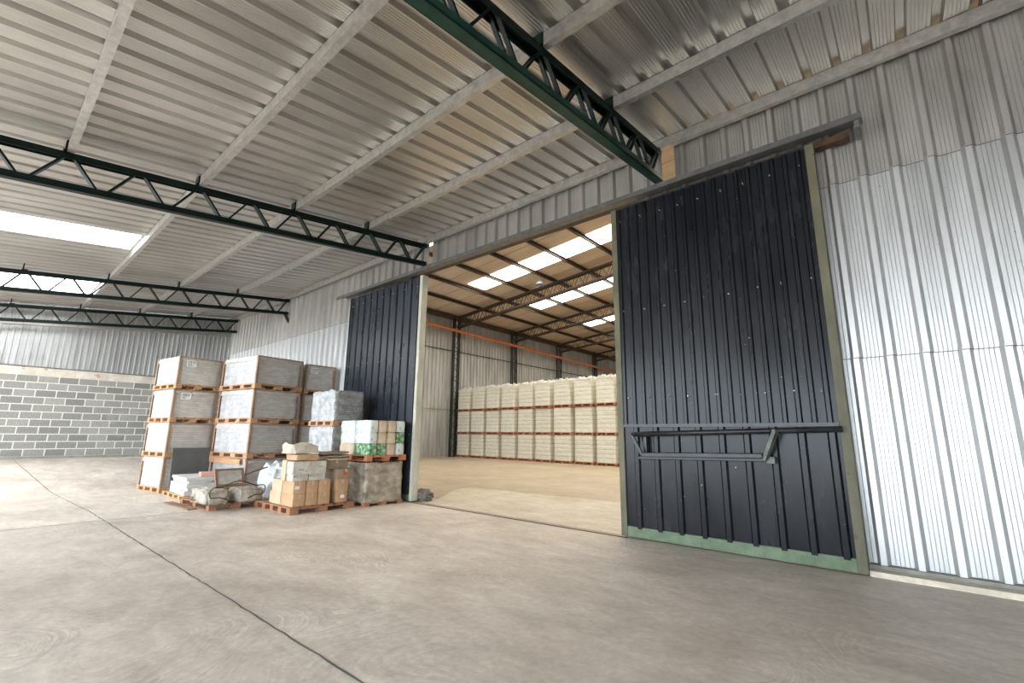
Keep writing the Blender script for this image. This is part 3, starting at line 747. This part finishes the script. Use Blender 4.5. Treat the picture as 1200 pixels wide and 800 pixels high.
# silver-wrapped loads behind the boxes
for k in range(3):
    root = empty('wrapped_load', (-6.585 + .01 * k, 3.60, k * .502), ); root.rotation_euler.z = R(2 - k)
    pallet_mb(.72, .50, .07, 4, 5).build('pallet', 'pallet_wood', root)
    mb = crumple(.69, .48, .42 if k == 2 else .425, .03, .010, 91 + k, 7, .03 if k == 2 else .0); b = mb.build('wrapped_goods', ['film_silver', 'film_silver_shade'], root, smooth=True, loc=(0, 0, .07))
    for p in b.data.polygons: p.material_index = 1 if p.normal.x > .6 else 0  # faces turned from the open side use darker film: shade put into colour
    tag(root, 'silver film-wrapped load, %s of the short stack behind the brown boxes' % ('bottom', 'middle', 'top')[k], 'pallet load', 'silver wrapped short stack')

# wrapped bale with the green packs on top
root = empty('wrapped_bale', (-5.73, 3.685, 0))
pallet_mb(.76, .58, .045, 3, 5).build('pallet', 'pallet_wood_dark', root)
mb = crumple(.74, .57, .485, .025, .014, 101, 9, .015); mb.build('wrapped_goods', 'film_bale', root, smooth=True, loc=(0, 0, .045))
tag(root, 'brown bale in clear film on the floor beside the far black door', 'pallet load')
mb = pallet_mb(.80, .60, .075, 3, 6); tag(mb.build('pallet', 'pallet_wood_red', loc=(-5.74, 3.685, .552)), 'reddish wooden pallet between the wrapped bale and the green packs', 'pallet')
rr = random.Random(8); zb = .628
pk = 0; NM = {'green_pack': 'bright green', 'mint_pack': 'pale mint', 'kraft_pack': 'tan'}
lay = [['green_pack', 'green_pack', 'kraft_pack', 'mint_pack'], ['mint_pack', 'kraft_pack', 'kraft_pack', 'green_pack'], ['mint_pack', 'kraft_pack', 'kraft_pack', 'mint_pack']]
wy = .142
POS = ['nearest the room', 'second along', 'third along', 'next to the black door']
for row in range(3):
    for c in range(4):
        for dd in range(2):
            m = lay[row][c] if dd == 0 else ('kraft_pack', 'mint_pack', 'mint_pack')[(row + c) % 3]
            mb = crumple(.36, wy - .004, .146, .03, .003, rr.random() * 50, 8, .002)
            o_ = mb.build('pack', m, smooth=True, loc=(-5.535 - dd * .37 + rr.uniform(-.006, .006), 3.472 + c * wy, zb + row * .148))
            tag(o_, '%s pack on the bale pallet, %s layer, %s, %s' % (NM[m], ('bottom', 'middle', 'top')[row], POS[c], ('outer side', 'inner side')[dd]), 'pack', 'packs stacked on the wrapped bale')

# pallet of brown cartons
mb = pallet_mb(.92, .80, .078, 5, 6); tag(mb.build('pallet', 'pallet_wood_dark', loc=(-5.865, 2.885, 0), rotz=R(1)), 'dark reddish wooden pallet under the pile of brown cartons', 'pallet')
def carton(x0, x1, y0, y1, z0, z1, label, m='carton', group=None, rot=0.0, tilt=(0, 0), lab=None, bev=.006):
    cx_, cy_ = (x0 + x1) / 2, (y0 + y1) / 2; dx, dy, dz = x1 - x0, y1 - y0, z1 - z0
    root = empty('carton', (cx_, cy_, z0), rot); root.rotation_euler.x, root.rotation_euler.y = tilt
    s = random.random() * 90
    mb = crumple(dx, dy, dz, .04, .003, s, 7, .0, rnd=.003); body = mb.build('carton_body', m, root, smooth=False)
    mb = MB(); mb.box((-dx / 2 - .001, -.014, dz - .001), (dx / 2 + .001, .014, dz + .001)); mb.box((dx / 2 - .002, -.014, dz * .6), (dx / 2 + .0045, .014, dz)); mb.build('tape_strip', 'tape', body)
    if lab:
        mb = MB(); mb.box((dx / 2 - .002, lab[0] * dy - .025, lab[1] * dz - .018), (dx / 2 + .006, lab[0] * dy + .025, lab[1] * dz + .018)); mb.build('carton_label', lab[2], body)
    return tag(root, label, 'carton', group)
random.seed(2)
G = 'brown cartons on the dark pallet'
yb = [2.525, 2.675, 2.822, 2.978]
for row, (z0, z1) in enumerate(((.08, .217), (.219, .355))):
    for c in range(3):
        lb = (-.2, .5, 'paper_label') if (row, c) == (1, 0) else None
        carton(-5.735 + .012 * row, -5.425 - .01 * row, yb[c] + .002, yb[c + 1] - .003, z0, z1, 'brown carton at the front edge, %s row, %s from its near corner' % (('bottom', 'upper')[row], NTH[c]), 'carton', G, R(random.uniform(-.3, .3)), (0, 0), lb)
        carton(-6.05 + .05 * row, -5.742 + .012 * row, yb[c] + .002, yb[c + 1] - .003, z0, z1, 'brown carton in the rear half of the pile, %s row, %s from the near side' % (('bottom', 'upper')[row], NTH[c]), 'carton_pale', G, R(random.uniform(-.3, .3)))
carton(-5.70, -5.435, 3.052, 3.205, .08, .213, 'lowest brown carton of the narrow column at the far end, white label', 'carton', G, 0, (0, 0), (0.05, .5, 'paper_label'))
carton(-5.70, -5.435, 3.05, 3.208, .215, .347, 'brown carton second up in the narrow far-end column', 'carton', G)
carton(-5.72, -5.42, 3.04, 3.262, .349, .47, 'wider brown carton with a red label topping the narrow column', 'carton_dark', G, R(2), (0, 0), (-.05, .55, 'red_label'))
carton(-5.60, -5.44, 2.51, 2.69, .358, .432, 'dusty pale carton under the large dusty one, near corner', 'carton_dusty', G)
carton(-5.60, -5.44, 2.695, 2.89, .358, .432, 'dusty pale carton under the large dusty one, far end', 'carton_dusty', G)
carton(-5.605, -5.43, 2.50, 2.90, .434, .575, 'large dusty whitish carton lying on the brown carton pile', 'carton_dusty', G, R(-1))
carton(-5.735, -5.615, 2.50, 2.78, .357, .585, 'tall pinkish carton standing beside the dusty whitish carton', 'carton_pale', G, R(-1))
carton(-5.70, -5.45, 2.53, 2.80, 0.590, .652, 'flat brown carton under the crumpled paper', 'carton', G, R(4))
carton(-5.80, -5.50, 2.93, 3.22, .473, .575, 'dark battered carton on the one with the red label', 'carton_dark', G, R(-3))
# flattened cardboard and crumpled paper on top
for k, (z, rot, m, dims, lb) in enumerate(((.580, 4, 'carton_pale', (.30, .26), 'open yellowish cardboard flap on the dark battered carton'),
                                          (.615, -6, 'carton_dark', (.36, .34), 'dark flattened cardboard sheet above the yellowish flap'),
                                          (.650, 9, 'carton_dark', (.34, .40), 'topmost dark flattened cardboard sheet of the carton pile'))):
    mb = MB(); n = 8; dx, dy = dims
    vs = []
    for s in (0, .014):
        for i in range(n + 1):
            for j in range(n + 1):
                x, y = -dx / 2 + dx * i / n, -dy / 2 + dy * j / n
                vs.append((x, y, s + .02 * noise.noise(Vector((x * 5, y * 5, 3.3))) - .10 * max(0, x - dx * .2)))
    q = (n + 1) ** 2
    fs = [(i * (n + 1) + j, i * (n + 1) + j + 1, (i + 1) * (n + 1) + j + 1, (i + 1) * (n + 1) + j) for i in range(n) for j in range(n)]
    fs2 = [tuple(a + q for a in f[::-1]) for f in fs]
    rim = [i * (n + 1) for i in range(n + 1)] + [n * (n + 1) + j for j in range(1, n + 1)] + [i * (n + 1) + n for i in range(n - 1, -1, -1)] + [j for j in range(n - 1, 0, -1)]
    fs3 = [(rim[i], rim[(i + 1) % len(rim)], rim[(i + 1) % len(rim)] + q, rim[i] + q) for i in range(len(rim))]
    mb.add(vs, fs + fs2 + fs3)
    tag(mb.build('cardboard_sheet', m, loc=(-5.62 - .03 * k, 3.06 - .02 * k, z + .01), rotz=R(rot)), lb, 'cardboard')
mb = crumple(.26, .34, .085, .02, .03, 131, 9, .045); tag(mb.build('crumpled_paper', 'crumpled_paper', smooth=True, loc=(-5.58, 2.635, .664), rotz=R(6)), 'crumpled beige paper bundle on top of the carton pile', 'paper')

def blob(name, m, loc, rx, ry, rz, seed, amp, freq, rotz=0, pw=1.0):
    mb = MB(); nu, nv = 44, 26; vs = []
    for j in range(nv + 1):
        th = math.pi * j / nv
        for i in range(nu):
            ph = 2 * math.pi * i / nu
            d = Vector((math.sin(th) * math.cos(ph), math.sin(th) * math.sin(ph), math.cos(th)))
            q = Vector([math.copysign(abs(a) ** pw, a) for a in d])
            f = 1 + amp * noise.noise(d * freq + Vector((seed, seed, seed))) + amp * .5 * noise.noise(d * freq * 2.3 + Vector((seed, 0, seed)))
            v = Vector((q.x * rx * f, q.y * ry * f, q.z * rz * f))
            v.z = max(v.z, -rz * .92)
            vs.append((v.x, v.y, v.z + rz * .92))
    mb.add(vs, [(j * nu + i, (j + 1) * nu + i, (j + 1) * nu + (i + 1) % nu, j * nu + (i + 1) % nu) for j in range(nv) for i in range(nu)])
    return mb.build(name, m, smooth=True, loc=loc, rotz=rotz)
tag(blob('white_sack', 'white_sack', (-6.78, 2.93, 0), .21, .20, .255, 3.0, .30, 3.6, R(20), .7), 'white plastic sack slumped between the middle stack and the carton pallet', 'sack')
tag(blob('rubble_lump', 'grey_lump', (-5.30, 4.27, .004), .15, .11, .075, 8.0, .35, 3.0, R(10), .9), 'grey crumpled lump on the floor at the foot of the far black door', 'rubble')

# ------------------------------------------------------------------ slabs and debris pallets at the left front
mb = pallet_mb(1.02, .56, .062, 5, 5); tag(mb.build('pallet', 'pallet_wood', loc=(-7.89, 2.29, 0), rotz=R(1)), 'light wooden pallet under the white tile slabs', 'pallet')
rr = random.Random(6); z = .064
for k, (t, lb) in enumerate(((.06, 'bottom'), (.036, 'second'), (.056, 'third'), (.036, 'fourth'), (.044, 'topmost'))):
    mb = MB(); a_, b_ = .37 + rr.uniform(-.015, .015), .26 + rr.uniform(-.015, .01); mb.box((-a_, -b_, 0), (a_, b_, t - .002))
    tag(mb.build('tile_slab', 'slab_white', bevel=.006, loc=(-7.83 + rr.uniform(-.02, .02), 2.30 + rr.uniform(-.015, .015), z), rotz=R(rr.uniform(-2, 2))), 'white tile slab, %s of the pile in front of the grey panel' % lb, 'tile', 'white tile slabs')
    z += t
mb = MB(); mb.box((-.095, -.14, 0), (.095, .14, .055)); tag(mb.build('brick', 'brick_red', bevel=.008, loc=(-7.62, 2.36, z), rotz=R(-8)), 'pinkish red brick lying on the white tile slabs', 'brick')
mb = MB(); mb.box((-.012, -.25, 0), (.012, .25, .60)); p = mb.build('grey_panel', 'slab_grey', loc=(-8.34, 2.30, .064), rotz=R(6), bevel=.002); p.rotation_euler.y = R(-7)
tag(p, 'dark grey square tile panel leaning upright behind the white slabs', 'panel')
mb = pallet_mb(.92, .62, .07, 3, 5); tag(mb.build('pallet', 'pallet_wood_dark', loc=(-6.815, 2.27, 0), rotz=R(3)), 'dark wooden pallet under the grey grey bags', 'pallet')
mb = MB(); mb.box((-.42, -.05, 0), (.42, .05, .016)); p = mb.build('loose_board', 'frame_wood', loc=(-6.97, 1.86, .001), rotz=R(3)); tag(p, 'loose board on the floor in front of the grey bag pallet', 'board')
tag(blob('dusty_bag', 'mortar_bag', (-6.46, 2.04, .072), .19, .125, .085, 5.0, .20, 4.2, R(0), .36), 'grey dusty bag at the near corner of the dark pallet', 'bag')
tag(blob('dusty_bag', 'mortar_bag', (-6.44, 2.40, .072), .17, .145, .080, 9.0, .20, 4.2, R(6), .36), 'grey dusty bag lying under the framed panel', 'bag')
tag(blob('dusty_bag', 'mortar_bag', (-6.90, 2.18, .072), .15, .20, .075, 12.0, .2, 4.2, R(30), .4), 'grey dusty bag behind the other two, next to the white slabs', 'bag')
root = empty('framed_panel', (-6.50, 2.24, .250), R(6)); root.rotation_euler.y = R(-24)
mb = MB(); mb.box((-.008, -.15, .02), (.004, .15, .20)); mb.build('panel_board', 'carton_dusty', root)
mb = MB(); mb.box((-.014, -.17, 0), (.014, .17, .025)); mb.box((-.014, -.17, .195), (.014, .17, .22)); mb.box((-.014, -.17, .025), (.014, -.14, .195)); mb.box((-.014, .14, .025), (.014, .17, .195)); mb.build('panel_frame', 'frame_wood', root)
tag(root, 'small brown framed panel tilted on top of the grey bag', 'panel')
pts = []
for k in range(40):
    t = k / 39; a = t * 2 * math.pi * .92 - 1.2
    pts.append((-6.225 + .02 * math.sin(3 * a), 2.24 + .30 * math.cos(a), .21 + .10 * math.sin(a) + .02 * math.sin(5 * a)))
mb = MB(); mb.tube(pts, .0055, 7); tag(mb.build('black_hose', 'cable_black', smooth=True), 'loop of black hose hanging over the grey bags', 'hose')
pts = [(-7.35, 2.30, .24), (-7.05, 2.38, .27), (-6.8, 2.45, .33), (-6.5, 2.52, .42), (-6.32, 2.58, .47)]
mb = MB(); mb.tube(pts, .008, 7); tag(mb.build('thin_rod', 'rust', smooth=True), 'thin rusty rod sloping up from the white slabs over the grey bags', 'rod')
